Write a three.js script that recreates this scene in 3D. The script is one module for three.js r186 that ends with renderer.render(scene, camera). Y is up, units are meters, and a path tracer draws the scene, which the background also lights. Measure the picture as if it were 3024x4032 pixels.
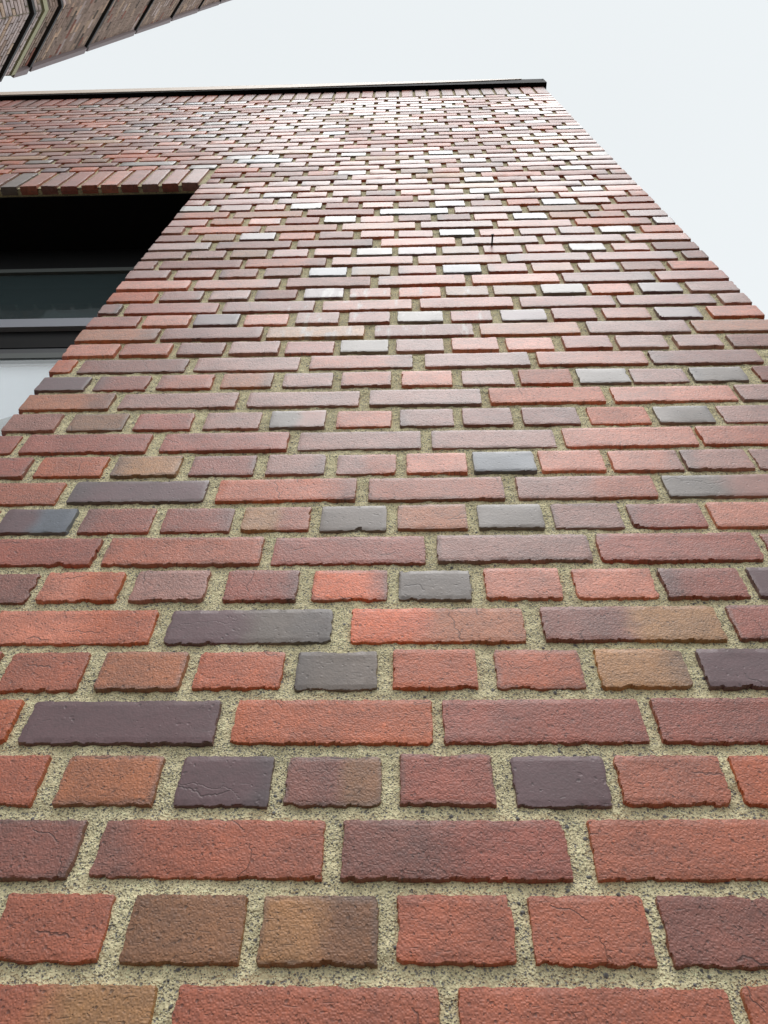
import * as THREE from 'three';
import { mergeGeometries, toCreasedNormals } from 'three/addons/utils/BufferGeometryUtils.js';

// ---------------------------------------------------------------- camera, sky, sun, exposure
const scene = new THREE.Scene();
const Y0 = 1.701;                       // height of the lowest course in view (centre line)
const camera = new THREE.PerspectiveCamera(67.316, 3 / 4, 0.02, 400);
{
  const r = new THREE.Vector3(0.99954099, 0.01702197, -0.02506115);
  const u = new THREE.Vector3(0.00994311, 0.59708083, 0.80211945);
  const f = new THREE.Vector3(-0.02861719, 0.80200046, -0.59663751);
  const m = new THREE.Matrix4().makeBasis(r, u, f.clone().negate());
  camera.quaternion.setFromRotationMatrix(m);
  camera.position.set(0.17625, Y0 - 0.2209, 0.61944);
}
scene.add(camera);
const renderer = new THREE.WebGLRenderer({ antialias: true });
renderer.setSize(768, 1024);
renderer.toneMapping = THREE.LinearToneMapping;
renderer.toneMappingExposure = 1.0;
renderer.shadowMap.enabled = true;
renderer.shadowMap.type = THREE.PCFSoftShadowMap;

// seeded random and value noise
function rng(seed) { let s = seed >>> 0; return () => { s = (s + 0x6d2b79f5) | 0; let t = Math.imul(s ^ (s >>> 15), 1 | s); t = (t + Math.imul(t ^ (t >>> 7), 61 | t)) ^ t; return ((t ^ (t >>> 14)) >>> 0) / 4294967296; }; }
function hash2(x, y, s) { let h = Math.imul(x, 374761393) ^ Math.imul(y, 668265263) ^ Math.imul(s, 2147483647 ^ 0x5bd1e995); h = Math.imul(h ^ (h >>> 13), 1274126177); h ^= h >>> 16; return (h >>> 0) / 4294967296; }
function vnoise(x, y, s = 0) {          // value noise, -1..1
  const ix = Math.floor(x), iy = Math.floor(y), fx = x - ix, fy = y - iy;
  const u = fx * fx * (3 - 2 * fx), v = fy * fy * (3 - 2 * fy);
  const a = hash2(ix, iy, s), b = hash2(ix + 1, iy, s), c = hash2(ix, iy + 1, s), d = hash2(ix + 1, iy + 1, s);
  return 2 * (a + (b - a) * u + (c - a) * v + (a - b - c + d) * u * v) - 1;
}
const clamp = (x, a = 0, b = 1) => Math.min(b, Math.max(a, x));
const smooth = (a, b, x) => { const t = clamp((x - a) / (b - a)); return t * t * (3 - 2 * t); };
const lin = (v) => { v /= 255; return v <= 0.04045 ? v / 12.92 : ((v + 0.055) / 1.055) ** 2.4; };

// overcast sky: one even sheet of bright cloud with faint, wide unevenness
{
  const W = 512, H = 256, d = new Float32Array(W * H * 4);
  for (let j = 0; j < H; j++) for (let i = 0; i < W; i++) {
    const th = (j / (H - 1)) * Math.PI, ph = (i / W) * 2 * Math.PI;
    const x = Math.sin(th) * Math.cos(ph), z = Math.sin(th) * Math.sin(ph), y = Math.cos(th);
    const n = 0.5 * vnoise(x * 2.1 + 9, z * 2.1 + y * 1.3 + 4, 5) + 0.25 * vnoise(x * 5 + 3, z * 5 + y * 3, 6);
    const L = 1 + 0.035 * n;
    const k = (j * W + i) * 4;
    d[k] = 0.850 * L; d[k + 1] = 0.893 * L; d[k + 2] = 0.915 * L; d[k + 3] = 1;
  }
  const t = new THREE.DataTexture(d, W, H, THREE.RGBAFormat, THREE.FloatType);
  t.mapping = THREE.EquirectangularReflectionMapping; t.magFilter = THREE.LinearFilter; t.minFilter = THREE.LinearFilter; t.wrapS = THREE.RepeatWrapping; t.needsUpdate = true;
  scene.background = t; scene.environment = t;
}
const sun = new THREE.DirectionalLight(new THREE.Color(1.0, 0.988, 0.98), 1.38);
sun.position.set(1.0, 17, 5.2); sun.target.position.set(0, 3, 0);
sun.castShadow = true; sun.shadow.radius = 70; sun.shadow.mapSize.set(2048, 2048);
Object.assign(sun.shadow.camera, { left: -10, right: 10, top: 20, bottom: -6, near: 0.5, far: 60 });
scene.add(sun, sun.target);

// ---------------------------------------------------------------- textures
const TILE = 0.64;                       // metres covered by one repeat of the brick and mortar textures
function dataTex(arr, N, srgb) {
  const t = new THREE.DataTexture(arr, N, N, THREE.RGBAFormat, THREE.UnsignedByteType);
  t.wrapS = t.wrapT = THREE.RepeatWrapping; t.magFilter = THREE.LinearFilter; t.minFilter = THREE.LinearMipmapLinearFilter; t.generateMipmaps = true;
  if (srgb) t.colorSpace = THREE.SRGBColorSpace; t.needsUpdate = true; return t;
}
class Field {                            // a repeating grid of heights or tones
  constructor(N, v = 0) { this.N = N; this.d = new Float32Array(N * N).fill(v); }
  add(freq, amp, seed, fx = 1, fy = 1) { // repeating value noise, freq cells per tile
    const N = this.N, cx = Math.round(freq * fx), cy = Math.round(freq * fy), g = new Float32Array(cx * cy), r = rng(seed);
    for (let i = 0; i < g.length; i++) g[i] = r() * 2 - 1;
    for (let j = 0; j < N; j++) {
      const y = (j / N) * cy, iy = Math.floor(y), fyy = y - iy, v = fyy * fyy * (3 - 2 * fyy), y0 = (iy % cy) * cx, y1 = ((iy + 1) % cy) * cx;
      for (let i = 0; i < N; i++) {
        const x = (i / N) * cx, ix = Math.floor(x), fxx = x - ix, u = fxx * fxx * (3 - 2 * fxx), x0 = ix % cx, x1 = (ix + 1) % cx;
        const a = g[y0 + x0], b = g[y0 + x1], c = g[y1 + x0], e = g[y1 + x1];
        this.d[j * N + i] += amp * (a + (b - a) * u + (c - a) * v + (a - b - c + e) * u * v);
      }
    }
    return this;
  }
  dab(x, y, rx, ry, a, val, mix = 1) {   // an oval mark, centre and radii in pixels
    const N = this.N, R = Math.ceil(Math.max(rx, ry)) + 1, ca = Math.cos(a), sa = Math.sin(a);
    for (let j = -R; j <= R; j++) for (let i = -R; i <= R; i++) {
      const u = (i * ca + j * sa) / rx, v = (-i * sa + j * ca) / ry, q = u * u + v * v;
      if (q >= 1) continue;
      const k = (((Math.round(y) + j) % N + N) % N) * N + ((Math.round(x) + i) % N + N) % N, w = mix * (1 - q) ** 0.5;
      this.d[k] += (val - this.d[k]) * w;
    }
  }
}
function brickTextures(N, seed, opt) {
  const h = new Field(N, 0.62), c = new Field(N, 1), r = rng(seed);
  h.add(TILE / 0.0012, opt.grain * 1.25, seed + 1).add(TILE / 0.0024, opt.grain * 0.75, seed + 2).add(TILE / 0.006, opt.grain * 0.4, seed + 3, 0.6, 1.3).add(TILE / 0.022, opt.grain * 0.25, seed + 4);
  c.add(TILE / 0.0011, opt.tone, seed + 5).add(TILE / 0.0028, opt.tone, seed + 6).add(TILE / 0.012, opt.tone * 0.9, seed + 7, 0.7, 1.3).add(TILE / 0.04, opt.tone, seed + 8);
  const px = N / TILE;
  for (let i = 0; i < opt.tears; i++) {  // short torn drag marks lying along the brick
    const x = r() * N, y = r() * N, L = (0.002 + 0.009 * r() ** 2.4) * px, w = (0.0003 + 0.00045 * r()) * px, a = (r() - 0.5) * 0.35, dep = 0.28 + 0.3 * r();
    h.dab(x, y, L / 2, w, a, dep, 0.9); if (r() < 0.7) c.dab(x, y, L / 2, w * 0.8, a, 0.5, 0.75);
  }
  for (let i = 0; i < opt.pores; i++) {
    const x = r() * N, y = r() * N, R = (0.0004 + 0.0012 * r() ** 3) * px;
    h.dab(x, y, R * (1 + r()), R, r() * 3, 0.12, 1); if (r() < 0.75) c.dab(x, y, R * 0.9, R * 0.9, 0, 0.38, 0.85);  // pit in the height, its inner shade painted dark into the colour
  }
  for (let i = 0; i < opt.pimples; i++) { const R = (0.0006 + 0.0012 * r()) * px; h.dab(r() * N, r() * N, R, R, 0, 0.95, 0.8); }
  for (let i = 0; i < opt.specks; i++) { const R = (0.0003 + 0.0008 * r() ** 4 + 0.0014 * r() ** 30) * px, x = r() * N, y = r() * N; c.dab(x, y, R * (1 + r()), R, r() * 3, opt.speck, 1); h.dab(x, y, R, R, 0, 0.85, 0.7); }
  for (let i = 0; i < opt.cracks; i++) { // wandering cracks
    let x = r() * N, y = r() * N; const a0 = (r() < 0.75 ? 0 : Math.PI / 2) + (r() - 0.5) * 0.7; let a = a0; const n = 14 + r() * 60, w = (0.00035 + 0.0004 * r()) * px;
    for (let k = 0; k < n; k++) {
      a += (r() - 0.5) * 1.1 + (a0 - a) * 0.25; x += Math.cos(a) * 2.2; y += Math.sin(a) * 2.2;
      h.dab(x, y, w * 1.7, w * 1.2, a, 0.05, 1); c.dab(x, y, w * 1.2, w, a, 0.45, 0.8);
    }
  }
  const A = new Uint8Array(N * N * 4), B = new Uint8Array(N * N * 4);
  for (let i = 0; i < N * N; i++) {
    const v = c.d[i], q = clamp(h.d[i]) * 255, s = (x) => clamp(x ** (1 / 2.2) * 0.88) * 255;
    A[i * 4] = s(v); A[i * 4 + 1] = s(v * (0.97 + 0.03 * v)); A[i * 4 + 2] = s(v * (0.95 + 0.05 * v)); A[i * 4 + 3] = 255;
    B[i * 4] = B[i * 4 + 1] = B[i * 4 + 2] = q; B[i * 4 + 3] = 255;
  }
  return [dataTex(A, N, true), dataTex(B, N, false)];
}
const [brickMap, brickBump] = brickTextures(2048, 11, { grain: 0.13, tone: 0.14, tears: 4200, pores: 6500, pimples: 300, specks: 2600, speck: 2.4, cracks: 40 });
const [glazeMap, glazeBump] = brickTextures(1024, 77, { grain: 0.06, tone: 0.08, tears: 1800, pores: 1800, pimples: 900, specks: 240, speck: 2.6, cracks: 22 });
const [mortarMap, mortarBump] = (() => {
  const N = 2048, h = new Field(N, 0.5), c = new Field(N, 1), r = rng(5), px = N / TILE;
  h.add(TILE / 0.0012, 0.16, 1).add(TILE / 0.0024, 0.16, 2).add(TILE / 0.006, 0.12, 3);
  c.add(TILE / 0.001, 0.16, 4).add(TILE / 0.0022, 0.14, 5).add(TILE / 0.012, 0.1, 6).add(TILE / 0.06, 0.07, 7);
  const dark = new Field(N, 0);
  for (let i = 0; i < 52000; i++) { const R = (0.0003 + 0.0006 * r()) * px, x = r() * N, y = r() * N; c.dab(x, y, R * (1 + 0.6 * r()), R, r() * 3, 1.08 + 0.5 * r(), 0.8); h.dab(x, y, R, R, 0, 0.9, 0.7); }
  for (let i = 0; i < 82000; i++) { const R = (0.00028 + 0.0007 * r() ** 2) * px, x = r() * N, y = r() * N, v = 0.1 + 0.34 * r(); c.dab(x, y, R * (1 + 0.8 * r()), R, r() * 3, v, 0.85); h.dab(x, y, R * 1.2, R, 0, 0.15, 0.7); }
  for (let i = 0; i < 900; i++) { const R = (0.0009 + 0.0012 * r() ** 2) * px, x = r() * N, y = r() * N, v = r() < 0.7 ? 0.13 + 0.12 * r() : 1.3; c.dab(x, y, R * (1 + 0.5 * r()), R, r() * 3, v, 1); dark.dab(x, y, R, R, 0, 1, 1); h.dab(x, y, R, R, 0, 1, 1); }
  const A = new Uint8Array(N * N * 4), B = new Uint8Array(N * N * 4);
  for (let i = 0; i < N * N; i++) {
    const v = Math.max(0.06, c.d[i]), k = smooth(0.75, 0.25, v), s = (x) => clamp(x) ** (1 / 2.2) * 255;
    A[i * 4] = s(v * (0.84 - 0.07 * k)); A[i * 4 + 1] = s(v * (0.74 + 0.0 * k)); A[i * 4 + 2] = s(v * (0.47 + 0.25 * k)); A[i * 4 + 3] = 255;
    B[i * 4] = B[i * 4 + 1] = B[i * 4 + 2] = clamp(h.d[i]) * 255; B[i * 4 + 3] = 255;
  }
  return [dataTex(A, N, true), dataTex(B, N, false)];
})();

// ---------------------------------------------------------------- materials
const M = {
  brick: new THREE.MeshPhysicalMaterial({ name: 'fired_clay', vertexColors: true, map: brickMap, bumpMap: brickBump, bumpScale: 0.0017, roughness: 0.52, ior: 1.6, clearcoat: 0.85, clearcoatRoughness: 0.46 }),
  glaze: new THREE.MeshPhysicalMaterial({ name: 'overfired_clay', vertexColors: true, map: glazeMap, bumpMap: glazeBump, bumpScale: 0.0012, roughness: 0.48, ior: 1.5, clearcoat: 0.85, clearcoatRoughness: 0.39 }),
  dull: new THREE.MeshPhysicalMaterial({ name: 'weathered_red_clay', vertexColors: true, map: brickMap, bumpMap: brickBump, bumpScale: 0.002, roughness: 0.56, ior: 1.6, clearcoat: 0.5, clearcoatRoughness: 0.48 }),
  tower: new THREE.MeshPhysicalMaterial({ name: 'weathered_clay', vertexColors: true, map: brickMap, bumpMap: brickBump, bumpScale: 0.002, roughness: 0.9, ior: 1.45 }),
  mortar: new THREE.MeshStandardMaterial({ name: 'sand_mortar', map: mortarMap, bumpMap: mortarBump, bumpScale: 0.003, roughness: 0.97 }),
  oldMortar: new THREE.MeshStandardMaterial({ name: 'grey_mortar', color: new THREE.Color().setRGB(0.42, 0.42, 0.46), map: mortarMap, bumpMap: mortarBump, bumpScale: 0.002, roughness: 0.97 }),
  black: new THREE.MeshPhysicalMaterial({ name: 'black_metal', color: new THREE.Color().setRGB(0.003, 0.003, 0.0035), roughness: 0.7, specularIntensity: 0.25 }),
  ledge: new THREE.MeshStandardMaterial({ name: 'dark_flashing', color: new THREE.Color().setRGB(0.02, 0.018, 0.02), roughness: 0.6 }),
  bead: new THREE.MeshStandardMaterial({ name: 'grey_green_bead', color: new THREE.Color().setRGB(0.075, 0.085, 0.08), roughness: 0.5 }),
  alu: new THREE.MeshStandardMaterial({ name: 'grey_aluminium', color: new THREE.Color().setRGB(0.26, 0.27, 0.31), roughness: 0.5, metalness: 0.2 }),
  glass: new THREE.MeshPhysicalMaterial({ name: 'dusty_glass', color: new THREE.Color().setRGB(0.45, 0.58, 0.6), transmission: 0.93, thickness: 0, roughness: 0.02, ior: 1.5, specularIntensity: 0.12 }),
  coated: new THREE.MeshPhysicalMaterial({ name: 'coated_glass', color: 0xffffff, transmission: 1, thickness: 0, roughness: 0.02, ior: 2.5 }),
  blind: new THREE.MeshStandardMaterial({ name: 'white_blind', color: new THREE.Color().setRGB(0.84, 0.92, 0.98), roughness: 0.9 }),  // bluish tint puts the sky's reflection into the blind's colour
  copper: new THREE.MeshStandardMaterial({ name: 'pale_flashing', color: new THREE.Color().setRGB(0.84, 0.7, 0.58), roughness: 0.5 }),
  stone: new THREE.MeshStandardMaterial({ name: 'buff_stone', color: new THREE.Color().setRGB(0.5, 0.47, 0.3), bumpMap: mortarBump, bumpScale: 0.001, roughness: 0.9 }),
  trim: new THREE.MeshStandardMaterial({ name: 'pink_trim', color: new THREE.Color().setRGB(0.33, 0.26, 0.265), bumpMap: brickBump, bumpScale: 0.001, roughness: 0.7 }),
  room: new THREE.MeshStandardMaterial({ name: 'room_paint', color: new THREE.Color().setRGB(0.12, 0.13, 0.13), roughness: 0.9 }),
  roof: new THREE.MeshStandardMaterial({ name: 'roof_felt', color: new THREE.Color().setRGB(0.06, 0.06, 0.06), roughness: 0.95 }),
  ground: new THREE.MeshStandardMaterial({ name: 'concrete_paving', color: new THREE.Color().setRGB(0.085, 0.09, 0.1), map: mortarMap, bumpMap: mortarBump, bumpScale: 0.002, roughness: 0.95 }),
  panel: new THREE.MeshStandardMaterial({ name: 'grey_green_shell', color: new THREE.Color().setRGB(0.2, 0.23, 0.22), roughness: 0.6 }),
};

// brick colours, as linear base colours
const GAIN = 2.06;
const P = {};
for (const [k, c] of Object.entries({
  r: [160, 97, 78], R: [147, 89, 77], o: [173, 99, 72], O: [194, 105, 66], s: [184, 115, 94], b: [134, 98, 76], c: [158, 102, 76], t: [160, 119, 86],
  k: [132, 89, 80], m: [150, 110, 101], p: [106, 85, 87], g: [115, 105, 99], u: [102, 105, 112], w: [188, 172, 168], n: [188, 164, 146], v: [158, 139, 129],
})) P[k] = c.map((v) => Math.max(0.012, lin(v) - 0.056) * GAIN);
const GLOSSY = 'pgu';

// ---------------------------------------------------------------- small builders
function place(o, name, parent = scene) { o.name = name; parent.add(o); return o; }
function solid(name, geo, mat, parent = scene) { const m = new THREE.Mesh(geo, mat); m.castShadow = m.receiveShadow = true; return place(m, name, parent); }
function tag(o, label, category, group) { o.userData.label = label; o.userData.category = category; if (group) o.userData.group = group; return o; }
function box(x0, x1, y0, y1, z0, z1) { const g = new THREE.BoxGeometry(x1 - x0, y1 - y0, z1 - z0); g.translate((x0 + x1) / 2, (y0 + y1) / 2, (z0 + z1) / 2); uvMetres(g); return g; }
function uvMetres(g) {
  const p = g.attributes.position, n = g.attributes.normal, uv = new Float32Array(p.count * 2);
  for (let i = 0; i < p.count; i++) {
    const ax = Math.abs(n.getX(i)), ay = Math.abs(n.getY(i)), az = Math.abs(n.getZ(i));
    const [a, b] = az >= ax && az >= ay ? [p.getX(i), p.getY(i)] : ax >= ay ? [p.getZ(i), p.getY(i)] : [p.getX(i), p.getZ(i)];
    uv[i * 2] = a / TILE; uv[i * 2 + 1] = b / TILE;
  }
  g.setAttribute('uv', new THREE.BufferAttribute(uv, 2)); return g;
}
function cuts(w, edge, step) {           // grid lines: fine at both ends, even between
  const n = Math.max(1, Math.round((w - 2 * edge[edge.length - 1]) / step)), a = edge.slice(), e = edge[edge.length - 1];
  for (let i = 1; i < n; i++) a.push(e + ((w - 2 * e) * i) / n);
  for (let i = edge.length - 1; i >= 0; i--) a.push(w - edge[i]);
  return a;
}
const EDGE = { fine: [0, 0.0007, 0.0014, 0.0022, 0.0031, 0.0043, 0.006], mid: [0, 0.001, 0.0021, 0.0036], low: [0, 0.0012, 0.003] };
const STEP = { fine: 0.0024, mid: 0.005, low: 0.022 };
// One brick as a worn, slightly warped block: its face lies at z = proud, its rim falls back behind the mortar. ends: which sides stand free and need a full side.
function brickGeometry(w, h, { seed, level = 'low', tone, tone2, proud = 0, free = '', depth = 0.1, chips = 1, stain }) {
  const r = rng(seed * 7919 + 13), xs = cuts(w, EDGE[level], STEP[level]), ys = cuts(h, EDGE[level], STEP[level]);
  const nx = xs.length, ny = ys.length, pos = new Float32Array(nx * ny * 3), col = new Float32Array(nx * ny * 3), uv = new Float32Array(nx * ny * 2), idx = [];
  const tx = (r() - 0.5) * 0.010, ty = (r() - 0.5) * 0.022, s = (seed * 31) | 0, ox = r() * TILE, oy = r() * TILE;
  const c1 = P[tone], c2 = P[tone2 || tone], sh = 0.93 + 0.14 * r(), warm = (r() - 0.5) * 0.06;
  const flash = r() < 0.22 ? (r() < 0.5 ? -1 : 1) : 0, rim = r() < 0.25, split = 0.42 + 0.2 * r(), sgn = r() < 0.5;
  const cr = [0, 1, 2, 3].map(() => 0.0012 + 0.0045 * r() ** 3 * chips);
  const bites = []; const nb = Math.floor(r() * 4.5 * chips);
  for (let i = 0; i < nb; i++) { const e = r() < 0.6 ? 'b' : r() < 0.5 ? 't' : 's'; bites.push([e === 's' ? (r() < 0.5 ? 0 : w) : r() * w, e === 'b' ? 0 : e === 't' ? h : r() * h, 0.004 + 0.013 * r() ** 2, 0.0015 + 0.0028 * r()]); }
  const nA = level === 'fine' ? 0.0011 : 0.0007, tmp = [0, 0, 0];
  for (let j = 0; j < ny; j++) for (let i = 0; i < nx; i++) {
    const x = xs[i], y = ys[j], k = j * nx + i;
    let dx = Math.min(x, w - x), dy = Math.min(y, h - y);
    let d = Math.min(dx, dy);
    const ci = (x < w / 2 ? 0 : 1) + (y < h / 2 ? 0 : 2), R = cr[ci] + 0.002;
    if (dx < R && dy < R) d = Math.min(d, R - Math.hypot(R - dx, R - dy));
    d += nA * (0.9 * vnoise(x * 160 + s, y * 160, 3) + 0.8 * vnoise(x * 420, y * 420 + s, 4)) * (y < h / 2 ? 1.25 : 0.8) - nA * 0.9;
    for (const [bx, by, bl, bd] of bites) { const q = Math.hypot((x - bx) / bl, (y - by) / 0.006); if (q < 1) d -= bd * (1 - q * q) * (0.7 + 0.5 * vnoise(x * 500, y * 500, 8)); }
    const E = 0.0017, q = clamp(d / E, -1, 1);
    let z = q >= 1 ? 0 : q > 0 ? -0.0014 * (1 - Math.sqrt(1 - (1 - q) ** 2)) : -0.0014 - 0.0115 * Math.min(1, -q * 2.4);
    if (i === 0 || j === 0 || i === nx - 1 || j === ny - 1) z = -0.0145;
    z += 0.0005 * vnoise(x * 22 + s, y * 30, 5) + (level === 'fine' ? 0.00022 * vnoise(x * 130, y * 240 + s, 6) : 0) + (x - w / 2) * tx + (y - h / 2) * ty;
    pos[k * 3] = x - w / 2; pos[k * 3 + 1] = y - h / 2; pos[k * 3 + 2] = z + proud;
    const nz = 0.5 * vnoise(x * 26 + s, y * 34, 9) + 0.3 * vnoise(x * 75, y * 90 + s, 10);
    let mix = smooth(split - 0.13, split + 0.13, (sgn && !tone2 ? 1 - x / w : x / w) + 0.12 * nz);
    for (let c = 0; c < 3; c++) tmp[c] = (c1[c] + (c2[c] - c1[c]) * mix) * sh * (1 + 0.13 * nz) * (c === 0 ? 1 + warm : c === 2 ? 1 - warm : 1);
    if (flash) { const f = smooth(0.34, 0.0, (flash < 0 ? x : w - x) / w + 0.13 * nz) * 0.5; for (let c = 0; c < 3; c++) tmp[c] += ([0.085, 0.07, 0.075][c] - tmp[c]) * f; }
    if (rim) { const f = smooth(0.007, 0.0015, Math.min(dx, dy) + 0.004 * nz) * 0.4; for (let c = 0; c < 3; c++) tmp[c] += ([0.16, 0.12, 0.1][c] - tmp[c]) * f; }
    if (stain) stain(x, y, tmp);
    col.set(tmp, k * 3); uv[k * 2] = (x + ox) / TILE; uv[k * 2 + 1] = (y + oy) / TILE;
  }
  for (let j = 0; j < ny - 1; j++) for (let i = 0; i < nx - 1; i++) { const a = j * nx + i, b = a + 1, c = a + nx, e = c + 1; idx.push(a, b, e, a, e, c); }
  let g = new THREE.BufferGeometry();
  g.setAttribute('position', new THREE.BufferAttribute(pos, 3)); g.setAttribute('uv', new THREE.BufferAttribute(uv, 2)); g.setAttribute('color', new THREE.BufferAttribute(col, 3)); g.setIndex(idx);
  g = toCreasedNormals(g, level === 'fine' ? 0.75 : 0.5);
  if (free) {                             // body of the brick behind its face, for bricks whose ends or underside can be seen
    const b = box(-w / 2 + 0.001, w / 2 - 0.001, -h / 2 + 0.001, h / 2 - 0.001, -depth, -0.0042 + Math.min(0, proud)), n = b.attributes.position.count, bc = new Float32Array(n * 3);
    for (let i = 0; i < n; i++) bc.set(c1.map((v) => v * sh), i * 3);
    b.setAttribute('color', new THREE.BufferAttribute(bc, 3));
    g = mergeGeometries([g, b.toNonIndexed()]);
  }
  return g;
}
const matFor = (tone) => (GLOSSY.includes(tone[0]) ? M.glaze : M.brick);

// ---------------------------------------------------------------- ground
{
  const g = new THREE.PlaneGeometry(240, 240); g.rotateX(-Math.PI / 2); uvMetres(g);
  solid('ground', g, M.ground).userData.kind = 'structure';
}

// ---------------------------------------------------------------- the brick wing
const CO = 0.0667, S = 0.20967, JAMB = -0.477, CORNER = 0.898, WINL = -2.0, LEFT = -3.02;
const rise = (k) => k + Math.min(0.72, Math.max(0, k - 13) * 0.04);   // the joints thicken a little from the fourteenth course on
const rowY = (k) => Y0 + rise(k) * CO;
const LINT0 = rowY(36) - 0.5 * CO, LINT1 = rowY(39) - 0.5 * CO, TOPROW = 59, SOLD0 = rowY(59) + 0.5 * CO, SOLD1 = SOLD0 + 0.218, SILL = Y0 - 10.5 * CO;
// where the dark, hard-fired bricks sit in the upper courses: course, then positions in millimetres
const DARK = {};
for (const t of '17:100 19:206,-209,420,738 21:5,523,732 23:3,320 25:100,209,624 27:311,-227,737 28:864 29:-4,519 30:214 31:-110,323,635,-406 33:729,404,-222 35:412 37:-8,406,731 39:412,727,-541,-1056 40:-301,861,-686 41:-1155,2,729,-424,310,-265 43:623 45:734'.split(' ')) { const [k, v] = t.split(':'); DARK[k] = v.split(',').map((x) => x / 1000); }
const FACE_H = 0.0545;
// bricks measured off the wall, course by course: ends in millimetres and colour codes
const MEASURED = [
  'S -201,-11,rt 3,198,r 210,407,r 416,606,r',
  'H -153,-63,r -48,46,b 58,152,tb 165,258,r 270,363,r 372,462,k',
  'S -298,-108,k -93,104,r 118,311,kR 330,520,r',
  'H -256,-166,r -148,-55,c -38,50,p 62,152,kb 167,255,R 271,359,p 367,465,r 474,564,o',
  'S -409,-219,o -207,-13,p 2,201,o 210,408,R 419,609,R',
  'H -359,-269,r -257,-170,r -154,-61,c -50,44,o 57,145,g 160,250,o 268,361,o 375,470,t 484,574,p',
  'S -302,-112,so -97,92,pg 112,309,Oc 327,526,kt 538,728,R',
  'H -367,-277,k -267,-170,so -155,-64,m -43,46,R 62,154,O 166,254,g 269,361,s 375,471,s 479,575,R 585,675,p',
  'S -410,-220,R -209,-7,r 6,201,R 214,408,m 417,617,R 627,817,R',
  'H -475,-385,r -373,-274,pu -262,-165,R -152,-57,R -44,48,tr 61,151,g 164,258,c 271,359,g 371,462,m 472,570,R 579,669,s',
  'S -505,-315,r -300,-106,p -91,107,o 123,314,r 331,524,mr 537,727,gm',
  'H -478,-388,R -374,-272,o -259,-159,t -143,-46,R -30,58,m 74,163,mr 177,267,s 275,367,u 373,467,s 476,578,s 582,678,m 684,774,m',
  'S -623,-433,R -421,-223,R -203,-5,R 10,201,m 216,407,m 419,620,s 626,816,r',
  'H -482,-390,m -372,-279,b -263,-169,R -150,-58,m -43,48,gm 65,155,o 167,255,m 268,349,k 364,455,k 470,566,s 577,666,g 680,770,m',
  'S -487,-323,c -308,-108,m -91,100,m 116,305,m 318,509,s 523,725,s 732,922,m',
  'H -485,-387,p -373,-278,R -261,-163,r -148,-57,c -39,50,m 64,153,r 170,260,s 276,368,m 377,468,r 478,567,g 571,667,m 675,768,g 787,877,k',
  'S -487,-437,o -425,-225,k -210,-17,m 2,192,r 213,404,m 418,615,r 622,818,k',
];
const building = place(new THREE.Group(), 'brick_building');
tag(building, 'red brick wing with a dark window and a tall blank pier, flat roofed', 'building');

// mortar body of the wall
function mortarSheet(x0, x1, y0, y1, step, amp) {
  const nx = Math.max(2, Math.round((x1 - x0) / step)), ny = Math.max(2, Math.round((y1 - y0) / step)), g = new THREE.PlaneGeometry(x1 - x0, y1 - y0, nx, ny);
  g.translate((x0 + x1) / 2, (y0 + y1) / 2, 0);
  const p = g.attributes.position, uv = g.attributes.uv;
  for (let i = 0; i < p.count; i++) {
    const x = p.getX(i), y = p.getY(i), e = Math.min(x - x0, x1 - x, y - y0, y1 - y) < step * 0.5;
    p.setZ(i, e ? -0.0085 : (step < 0.005 ? -0.0048 : -0.0068) + amp * (0.0013 * vnoise(x * 38, y * 45, 21) + 0.0011 * vnoise(x * 130, y * 140, 22) + (step < 0.005 ? 0.0007 * vnoise(x * 300, y * 300, 23) : 0)));
    uv.setXY(i, x / TILE, y / TILE);
  }
  g.computeVertexNormals(); return g;
}
const wallParts = [
  mortarSheet(JAMB + 0.007, CORNER - 0.007, Y0 - 1.5 * CO, rowY(16) + 0.5 * CO, 0.0034, 1),
  mortarSheet(JAMB + 0.007, CORNER - 0.007, rowY(16) + 0.5 * CO, LINT0 - 0.004, 0.009, 0.9),
  mortarSheet(LEFT, CORNER - 0.007, LINT0 + 0.007, SOLD1, 0.02, 0.6),
  mortarSheet(LEFT, CORNER - 0.007, 0, SILL, 0.02, 0.6),
  mortarSheet(JAMB + 0.007, CORNER - 0.007, SILL, Y0 - 1.5 * CO, 0.02, 0.6),
  mortarSheet(LEFT, WINL - 0.007, SILL, LINT0, 0.02, 0.6),
  // solid core behind the face
  box(JAMB + 0.007, CORNER - 0.007, 0.0, LINT0 + 0.007, -0.29, -0.0125), box(LEFT, WINL - 0.007, 0, LINT0 + 0.007, -0.29, -0.0125),
  box(LEFT, CORNER - 0.007, LINT0 + 0.0075, SOLD1, -0.29, -0.0125), box(WINL - 0.006, JAMB + 0.006, 0, SILL - 0.01, -0.29, -0.0125),
];
const wall = solid('wall', mergeGeometries(wallParts.map((g) => g.index ? g.toNonIndexed() : g)), M.mortar, building);

const far = { brick: [], dull: [], glaze: [] };
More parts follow.
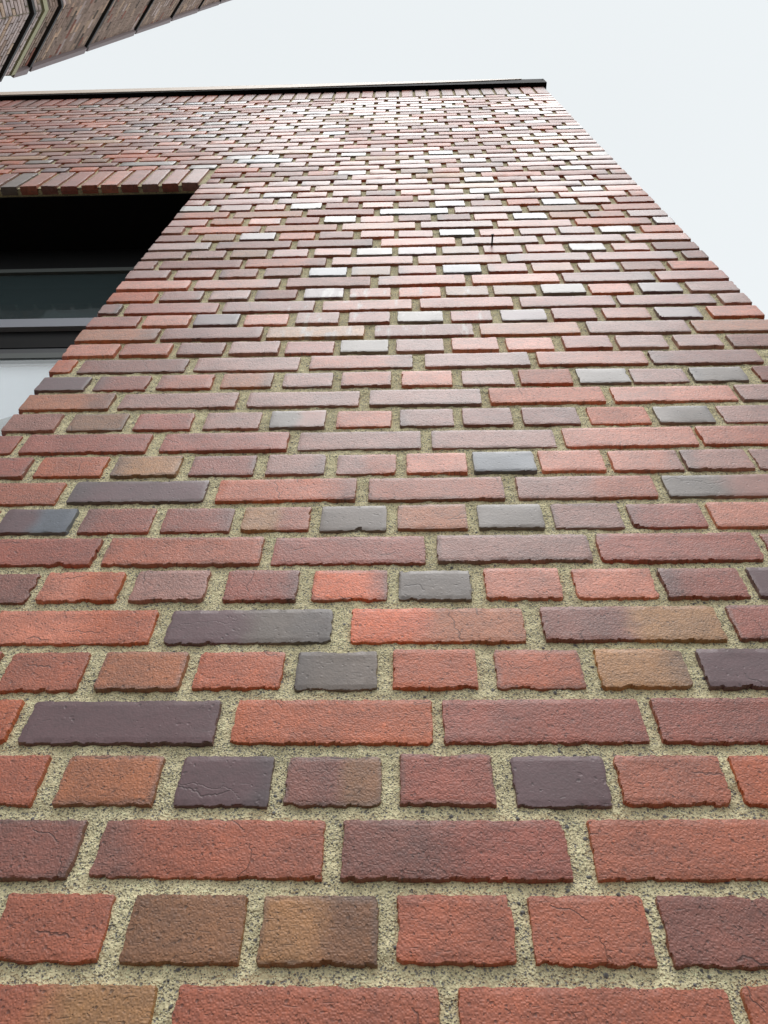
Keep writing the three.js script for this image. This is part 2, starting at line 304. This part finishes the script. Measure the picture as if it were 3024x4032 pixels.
// a brick's finish: hard-fired ones keep a skin, some patches of the wall have weathered dull
const weathered = (b) => b.k > 12 && vnoise(b.a * 2.3 + 5, b.y * 2.0, 71) + 0.55 * vnoise(b.a * 9, b.k * 0.9, 72) + 0.35 * vnoise(b.a * 31, b.k * 3.1, 73) > 0.46;
const finish = (b) => (GLOSSY.includes(b.c[0]) ? 'glaze' : weathered(b) ? 'dull' : 'brick');     // bricks past the three hundred largest, joined
const rows = [];
const R0 = rng(2024);
const SW = 'rrrrrRRRRRmmmmmmkkkkoossccbtp', HW = 'rrrrRRRRmmmmmkkkoosscbpggpugpg';
function pick(str) { return str[Math.floor(R0() * str.length)]; }
function lattice(k) {                     // joints of an ideal course, English cross bond
  const head = (k % 2 + 2) % 2 === 1, out = [];
  const ph = head ? 0.25 : ((k % 4 + 4) % 4 === 0 ? 0 : 0.5), st = head ? 0.5 : 1;
  for (let n = -40; n < 20; n++) out.push(S * (ph + n * st));
  return out;
}
function courseBricks(k) {                // [left, right, code] along the whole wall
  let list = [];
  const m = k >= 0 && k < MEASURED.length ? MEASURED[k].split(' ').slice(1).map((t) => { const [a, b, c] = t.split(','); return [a / 1000, b / 1000, c]; }) : null;
  const L = lattice(k), weights = (k % 2 + 2) % 2 === 1 ? HW : SW;
  const drift = m ? 0 : 0.008 * vnoise(k * 0.9, 3.3, 40);
  for (let i = 0; i < L.length - 1; i++) {
    const g = 0.0058 + 0.0022 * R0(), a = L[i] + drift + g + (R0() - 0.5) * 0.006, b = L[i + 1] + drift - g + (R0() - 0.5) * 0.006; let c = pick(weights);
    if (k >= MEASURED.length && k <= 46) { if (GLOSSY.includes(c)) c = pick('rRmmks'); if ((DARK[k] || []).some((x) => x > a - 0.008 && x < b + 0.006)) c = 'gpugug'[Math.floor(R0() * 6)]; }
    if (m && b > m[0][0] - 0.004 && a < m[m.length - 1][1] + 0.004) continue;
    list.push([a, b, c]);
  }
  if (m) list.push(...m);
  return list.sort((p, q) => p[0] - q[0]);
}
const wallBricks = [];
for (let k = -25; k <= TOPROW; k++) {
  const y = rowY(k), inWin = y > SILL && y < LINT0, inLint = y > LINT0 && y < LINT1;
  const spans = inWin ? [[LEFT, WINL], [JAMB, CORNER]] : inLint ? [[LEFT, WINL - 0.012], [JAMB - 0.001, CORNER]] : [[LEFT, CORNER]];
  const list = courseBricks(k);
  for (const [x0, x1] of spans) for (let [a, b, c] of list) {
    let free = '';
    if (a < x0 + 0.03 && b > x0) { a = x0; if (x0 !== LEFT) free += 'l'; }
    if (b > x1 - 0.03 && a < x1) { b = x1; if (x1 === CORNER || x1 === WINL) free += 'r'; }
    if (b - a < 0.012 || a < x0 - 1e-6 || b > x1 + 1e-6) continue;
    if (inLint && x0 === JAMB - 0.001 && free.includes('l')) { a += 0.012; free = ''; }
    wallBricks.push({ k, a, b, c, y, free });
  }
}
let seedN = 100, named = 0;
function stainFor(b) {                    // white lime runs on a few courses of the pier
  if (b.k < 18 || b.k > 21 || b.b < -0.05 || b.a > 0.34) return undefined;
  return (x, y, t) => {
    const wx = b.a + x, wy = b.y + y, n = vnoise(wx * 75, wy * 14, 61) + 0.6 * vnoise(wx * 190, wy * 40, 62) + 0.25 * vnoise(wx * 9, 2, 63) - 0.25 - 4 * Math.max(0, Math.abs(wx - 0.14) - 0.14);
    const f = smooth(0.2, 0.7, n) * 0.8; for (let c = 0; c < 3; c++) t[c] += ([0.62, 0.55, 0.52][c] - t[c]) * f;
  };
}
for (const b of wallBricks) {
  const r = rng(++seedN * 17), visible = b.k >= 0 && b.k <= 31 && b.b > JAMB;
  const individual = visible && named < 284;
  const level = b.k < -1 || b.k > 31 || !visible ? 'low' : b.k <= 8 ? 'fine' : 'mid';
  const h = FACE_H + (r() - 0.5) * 0.003, w = b.b - b.a;
  const g = brickGeometry(w, h, { seed: seedN, level, tone: b.c[0], tone2: b.c[1], proud: (r() - 0.5) * 0.0022, free: b.free, stain: stainFor(b), chips: level === 'low' ? 0.35 : level === 'mid' ? 0.55 : 1 });
  g.rotateZ((r() - 0.5) * 0.008); g.translate((b.a + b.b) / 2, b.y + (r() - 0.5) * 0.002, 0);
  if (individual) { named++; const m = new THREE.Mesh(g, M[finish(b)]); m.castShadow = m.receiveShadow = true; const cx = (b.a + b.b) / 2; g.translate(-cx, -b.y, 0); m.position.set(cx, b.y, 0); place(m, 'brick', wall); }
  else far[finish(b)].push(g);
}
// soldier course under the coping
for (let x = CORNER; x > LEFT + 0.06; x -= 0.0667) {
  const c = pick('rRRmmkkRmk'), w = 0.0555, g = brickGeometry(w, 0.196, { seed: ++seedN, level: 'low', tone: c, free: x === CORNER ? 'r' : '', chips: 0.4 });
  g.translate(x - w / 2, (SOLD0 + SOLD1) / 2 - 0.001, 0); far.dull.push(g);  // dull finish chosen to stand in for shade under the coping
}
// return wall round the corner
for (let k = -25; k <= TOPROW; k++) {
  const L = lattice(k + 1);
  for (let i = 0; i < L.length - 1; i++) {
    let a = L[i] - 1 + 0.006, b = L[i + 1] - 1 - 0.006; if (b > -0.012) b = Math.min(b, -0.106); if (a < -3.9 || b - a < 0.03) continue;
    const c = pick((k % 2 + 2) % 2 ? SW : HW), g = brickGeometry(b - a, FACE_H, { seed: ++seedN, level: 'low', tone: c, chips: 0.3 });
    g.rotateY(Math.PI / 2); g.translate(CORNER, rowY(k), (a + b) / 2); far[GLOSSY.includes(c) ? 'glaze' : 'brick'].push(g);
  }
}
for (const [k, n] of [['brick', 'distant_brickwork'], ['dull', 'distant_weathered_brickwork'], ['glaze', 'distant_dark_brickwork']]) { const m = solid(n, mergeGeometries(far[k]), M[k], wall); m.userData.kind = 'stuff'; }

// soldier lintel over the window
const lintel = place(new THREE.Group(), 'lintel', building);
{
  const codes = 'mRmRsrRkrRkR', r = rng(808); let i = 0;
  for (let x = JAMB - 0.014; x > WINL - 0.02; x -= 0.0668, i++) {
    const c = i === 9 ? 'g' : codes[i % 12], w = 0.055 + (r() - 0.5) * 0.003, g = brickGeometry(w, 0.192, { seed: ++seedN, level: x > -1.35 ? 'mid' : 'low', tone: c, free: 'b', depth: 0.026, chips: 0.5 });
    const m = new THREE.Mesh(g, matFor(c)); m.castShadow = m.receiveShadow = true; m.position.set(x - w / 2, (LINT0 + LINT1) / 2 + (r() - 0.5) * 0.002, (r() - 0.5) * 0.002); m.rotation.z = (r() - 0.5) * 0.02; place(m, 'brick', lintel);
  }
}
// coping along the top
const coping = solid('coping', box(LEFT, CORNER + 0.016, SOLD1 - 0.0, SOLD1 + 0.12, -0.32, 0.019), M.black, building);
{
  const sh = new THREE.Shape(); sh.moveTo(LEFT + 0.002, SOLD1 + 0.022); sh.lineTo(-0.4, SOLD1 + 0.024); sh.lineTo(0.5, SOLD1 + 0.07); sh.lineTo(0.8, SOLD1 + 0.112); sh.lineTo(0.8, SOLD1 + 0.123); sh.lineTo(LEFT + 0.002, SOLD1 + 0.123);
  const g = new THREE.ExtrudeGeometry(sh, { depth: 0.003, bevelEnabled: false }); g.translate(0, 0, 0.0195); uvMetres(g);
  solid('cap_flashing', g, M.copper, coping);
  const rv = new THREE.SphereGeometry(0.004, 10, 8); rv.translate(CORNER + 0.006, SOLD1 + 0.09, 0.02); solid('white_hole_spot', rv, M.blind, coping);  // white ball standing in for a small bright hole by the corner
}
// the rest of the building's shell and the room behind the window
solid('roof', box(LEFT, CORNER - 0.02, SOLD1 - 0.35, SOLD1 - 0.1, -4, -0.295), M.roof, building);
solid('side_wall', box(CORNER - 0.29, CORNER - 0.0125, 0, SOLD1, -4, -0.292), M.mortar, building);
solid('rear_wall', box(LEFT, CORNER - 0.292, 0, SOLD1 - 0.36, -4, -3.75), M.room, building);
solid('room_floor', box(LEFT, CORNER - 0.292, 0.01, 0.5, -3.748, -0.292), M.room, building);
solid('room_side', box(LEFT, LEFT + 0.2, 0.502, SOLD1 - 0.36, -3.748, -0.292), M.room, building);

// ---------------------------------------------------------------- the window
const win = place(new THREE.Group(), 'window', building);
{
  const y = (v) => Y0 + v, L = WINL + 0.002, Rr = JAMB - 0.001, ZF = -0.205;
  solid('head_panel', box(L, Rr, LINT0 - 0.012, LINT0 - 0.004, ZF, -0.03), M.black, win);
  const frame = solid('frame', mergeGeometries([
    box(L, Rr, y(2.215), LINT0 - 0.0125, ZF - 0.06, ZF), box(L, Rr, y(1.625), y(1.728), ZF - 0.06, ZF - 0.004),
    box(L, Rr, SILL, SILL + 0.07, ZF - 0.06, ZF), box(-0.655, Rr, SILL + 0.071, y(1.562), ZF - 0.06, ZF - 0.002), box(-0.655, Rr, y(1.785), y(2.18), ZF - 0.06, ZF - 0.002),
    box(L, L + 0.08, SILL + 0.071, y(1.562), ZF - 0.06, ZF - 0.002), box(L, L + 0.08, y(1.785), y(2.18), ZF - 0.06, ZF - 0.002),
  ]), M.black, win);
  solid('head_bead', box(L, Rr, y(2.183), y(2.2145), ZF - 0.05, ZF + 0.003), M.bead, win);
  solid('transom', box(L, Rr, y(1.7285), y(1.784), ZF - 0.05, ZF + 0.01), M.alu, win);
  solid('sash_rail', box(L, Rr, y(1.593), y(1.6245), ZF - 0.05, ZF - 0.006), new THREE.MeshStandardMaterial({ name: 'slate_rail', color: new THREE.Color().setRGB(0.015, 0.017, 0.022), roughness: 0.4 }), win);
  solid('sash_bead', box(L, Rr, y(1.5625), y(1.5925), ZF - 0.05, ZF - 0.004), M.bead, win);
  solid('upper_pane', box(L + 0.081, -0.656, y(1.785), y(2.18), ZF - 0.012, ZF - 0.006), M.glass, win);
  solid('lower_pane', box(L + 0.081, -0.656, SILL + 0.071, y(1.562), ZF - 0.012, ZF - 0.007), M.coated, win);
  solid('sill', box(L, Rr, SILL - 0.009, SILL - 0.0005, ZF, 0.03), M.alu, win);
}
tag(solid('roller_blind', box(WINL + 0.05, JAMB - 0.02, SILL + 0.4, Y0 + 1.59, -0.236, -0.232), M.blind), 'white roller blind behind the lower window pane, tinted bluish like reflected sky', 'blind');
{
  const g = new THREE.CylinderGeometry(0.2, 0.2, 0.008, 48); g.rotateX(Math.PI / 2); g.translate(-0.6, Y0 + 1.12, -0.2255);
  tag(solid('rounded_shape', g, M.panel), 'grey green rounded shape showing behind the lower window pane', 'panel');  // disc standing in for a rounded grey shape of unknown kind
}
// steel pin in the wall
{
  const g = mergeGeometries([new THREE.CylinderGeometry(0.0022, 0.0022, 0.036, 10), new THREE.CylinderGeometry(0.0036, 0.0036, 0.002, 12).translate(0, 0.018, 0)]); g.rotateX(Math.PI / 2); g.translate(0.398, Y0 + 1.727, 0.008);
  tag(solid('steel_pin', g, M.ledge), 'thin dark steel pin sticking out of the brick pier', 'pin');
}

// ---------------------------------------------------------------- the brick tower beside the wing
const tower = place(new THREE.Group(), 'brick_tower');
tag(tower, 'tall pinkish brown brick tower with a chamfered corner and dark ledges', 'tower');
{
  const P1 = [-2.81, 0.232], P2 = [-3.22, -0.21], A2 = [-2.78, 1.32];
  const poly = (off) => { // plan outline, pushed outwards
    const n = off * 0.72; return [[P1[0] + off, P1[1] - off * 0.35], [A2[0] + off, A2[1] + off], [-6, A2[1] + off], [-6, P2[1] - off], [P2[0] + off * 0.3, P2[1] - off]];
  };
  const prism = (pts, y0, y1) => {
    const s = new THREE.Shape(pts.map(([x, z]) => new THREE.Vector2(x, -z))), g = new THREE.ExtrudeGeometry(s, { depth: y1 - y0, bevelEnabled: false });
    g.rotateX(-Math.PI / 2); g.translate(0, y0, 0); return uvMetres(g);
  };
  const levels = [9.48, 11.07, 12.98, 14.91, 16.82, 18.73, 20.6];
  const R = rng(99), stuff = []; let count = 0;
  const body = solid('wall', mergeGeometries([prism(poly(0.017), 0, 9.03), prism(poly(-0.011), 9.03, 20.6)]), M.oldMortar, tower);
  const band = solid('stone_band', prism(poly(0.034), 9.032, 9.118), M.stone, tower);
  const course = (from, to, off, y, k, palette, keep) => {
    const dx = to[0] - from[0], dz = to[1] - from[1], len = Math.hypot(dx, dz), ux = dx / len, uz = dz / len, ang = Math.atan2(-uz, ux);
    const nxx = -uz, nzz = ux; // outward for the order used below
    const head = k % 2 === 0, st = head ? 0.105 : 0.21; let p = head ? -0.052 : k % 4 === 1 ? 0 : -0.105;
    for (; p < len; p += st) {
      const a = Math.max(p + 0.004, -0.004), b = Math.min(p + st - 0.004, len + 0.004); if (b - a < 0.02) continue;
      const c = palette[Math.floor(R() * palette.length)], h = 0.0525, near = keep && keep(a, y) && count < 290;
      const g = near ? brickGeometry(b - a, h, { seed: ++seedN, level: 'low', tone: c, chips: 0.3 }) : (() => {
        const q = new THREE.BoxGeometry(b - a, h, 0.014); q.translate(0, 0, -0.007); uvMetres(q); const n = q.attributes.position.count, cc = new Float32Array(n * 3), v = 0.82 + 0.36 * R(), o1 = R(), o2 = R();
        for (let i = 0; i < n; i++) { cc.set(P[c].map((t) => t * v), i * 3); q.attributes.uv.setXY(i, q.attributes.uv.getX(i) + o1, q.attributes.uv.getY(i) + o2); }
        q.setAttribute('color', new THREE.BufferAttribute(cc, 3)); return q;
      })();
      const mx = from[0] + ux * (a + b) / 2 + nxx * off, mz = from[1] + uz * (a + b) / 2 + nzz * off;
      if (near) { count++; const m = new THREE.Mesh(g, M.tower); m.castShadow = m.receiveShadow = true; m.rotation.y = ang; m.position.set(mx, y, mz); place(m, 'brick', body); }
      else { g.rotateY(ang); g.translate(mx, y, mz); stuff.push(g.toNonIndexed()); }
    }
  };
  const pale = 'wwwwwvwwwnw', brown = 'vvvvvnvvvvvwvvnvvmvvvg';
  let k = 0;
  for (let y = 0.05; y < 9.0; y += 0.0655, k++) {
    if (Math.abs(y - 8.78) < 0.045) continue;
    course(P1, P2, 0.026, y, k, pale, y > 7.6 ? () => true : null); course(A2, P1, 0.026, y, k + 1, pale, y > 7.6 ? (a) => a > 0.2 : null);
  }
  for (let y = 9.155; y < 20.5; y += 0.0655, k++) {
    if (levels.some((l) => y > l - 0.06 && y < l + 0.05)) continue;
    course(P1, P2, 0.0, y, k, brown, y < 10.6 ? () => true : null); course(A2, P1, 0.0, y, k + 1, brown, null);
  }
  const st = solid('distant_brickwork', mergeGeometries(stuff), M.tower, body); st.userData.kind = 'stuff';
  for (const l of [8.78, ...levels]) solid('ledge', prism(poly(l < 9 ? 0.05 : 0.026), l - 0.022, l + 0.024), M.ledge, tower);
  let y0 = 9.125;
  const bx = (P2[0] - P1[0]), bz = (P2[1] - P1[1]), bl = Math.hypot(bx, bz), ux = bx / bl, uz = bz / bl;
  for (const l of levels) { // corner trim of each lift, a little wider at its head
    const g = new THREE.BoxGeometry(0.05, l - 0.03 - y0, 0.06), p = g.attributes.position;
    for (let i = 0; i < p.count; i++) if (p.getY(i) > 0 && p.getX(i) > 0) p.setX(i, p.getX(i) + 0.014);
    g.translate(0.032, (y0 + l - 0.03) / 2, 0); uvMetres(g); g.rotateY(Math.atan2(-uz, ux)); g.translate(P2[0] + 0.0, 0, P2[1] - 0.0); solid('corner_trim', g, M.trim, tower); y0 = l + 0.031;
  }
}

renderer.render(scene, camera);
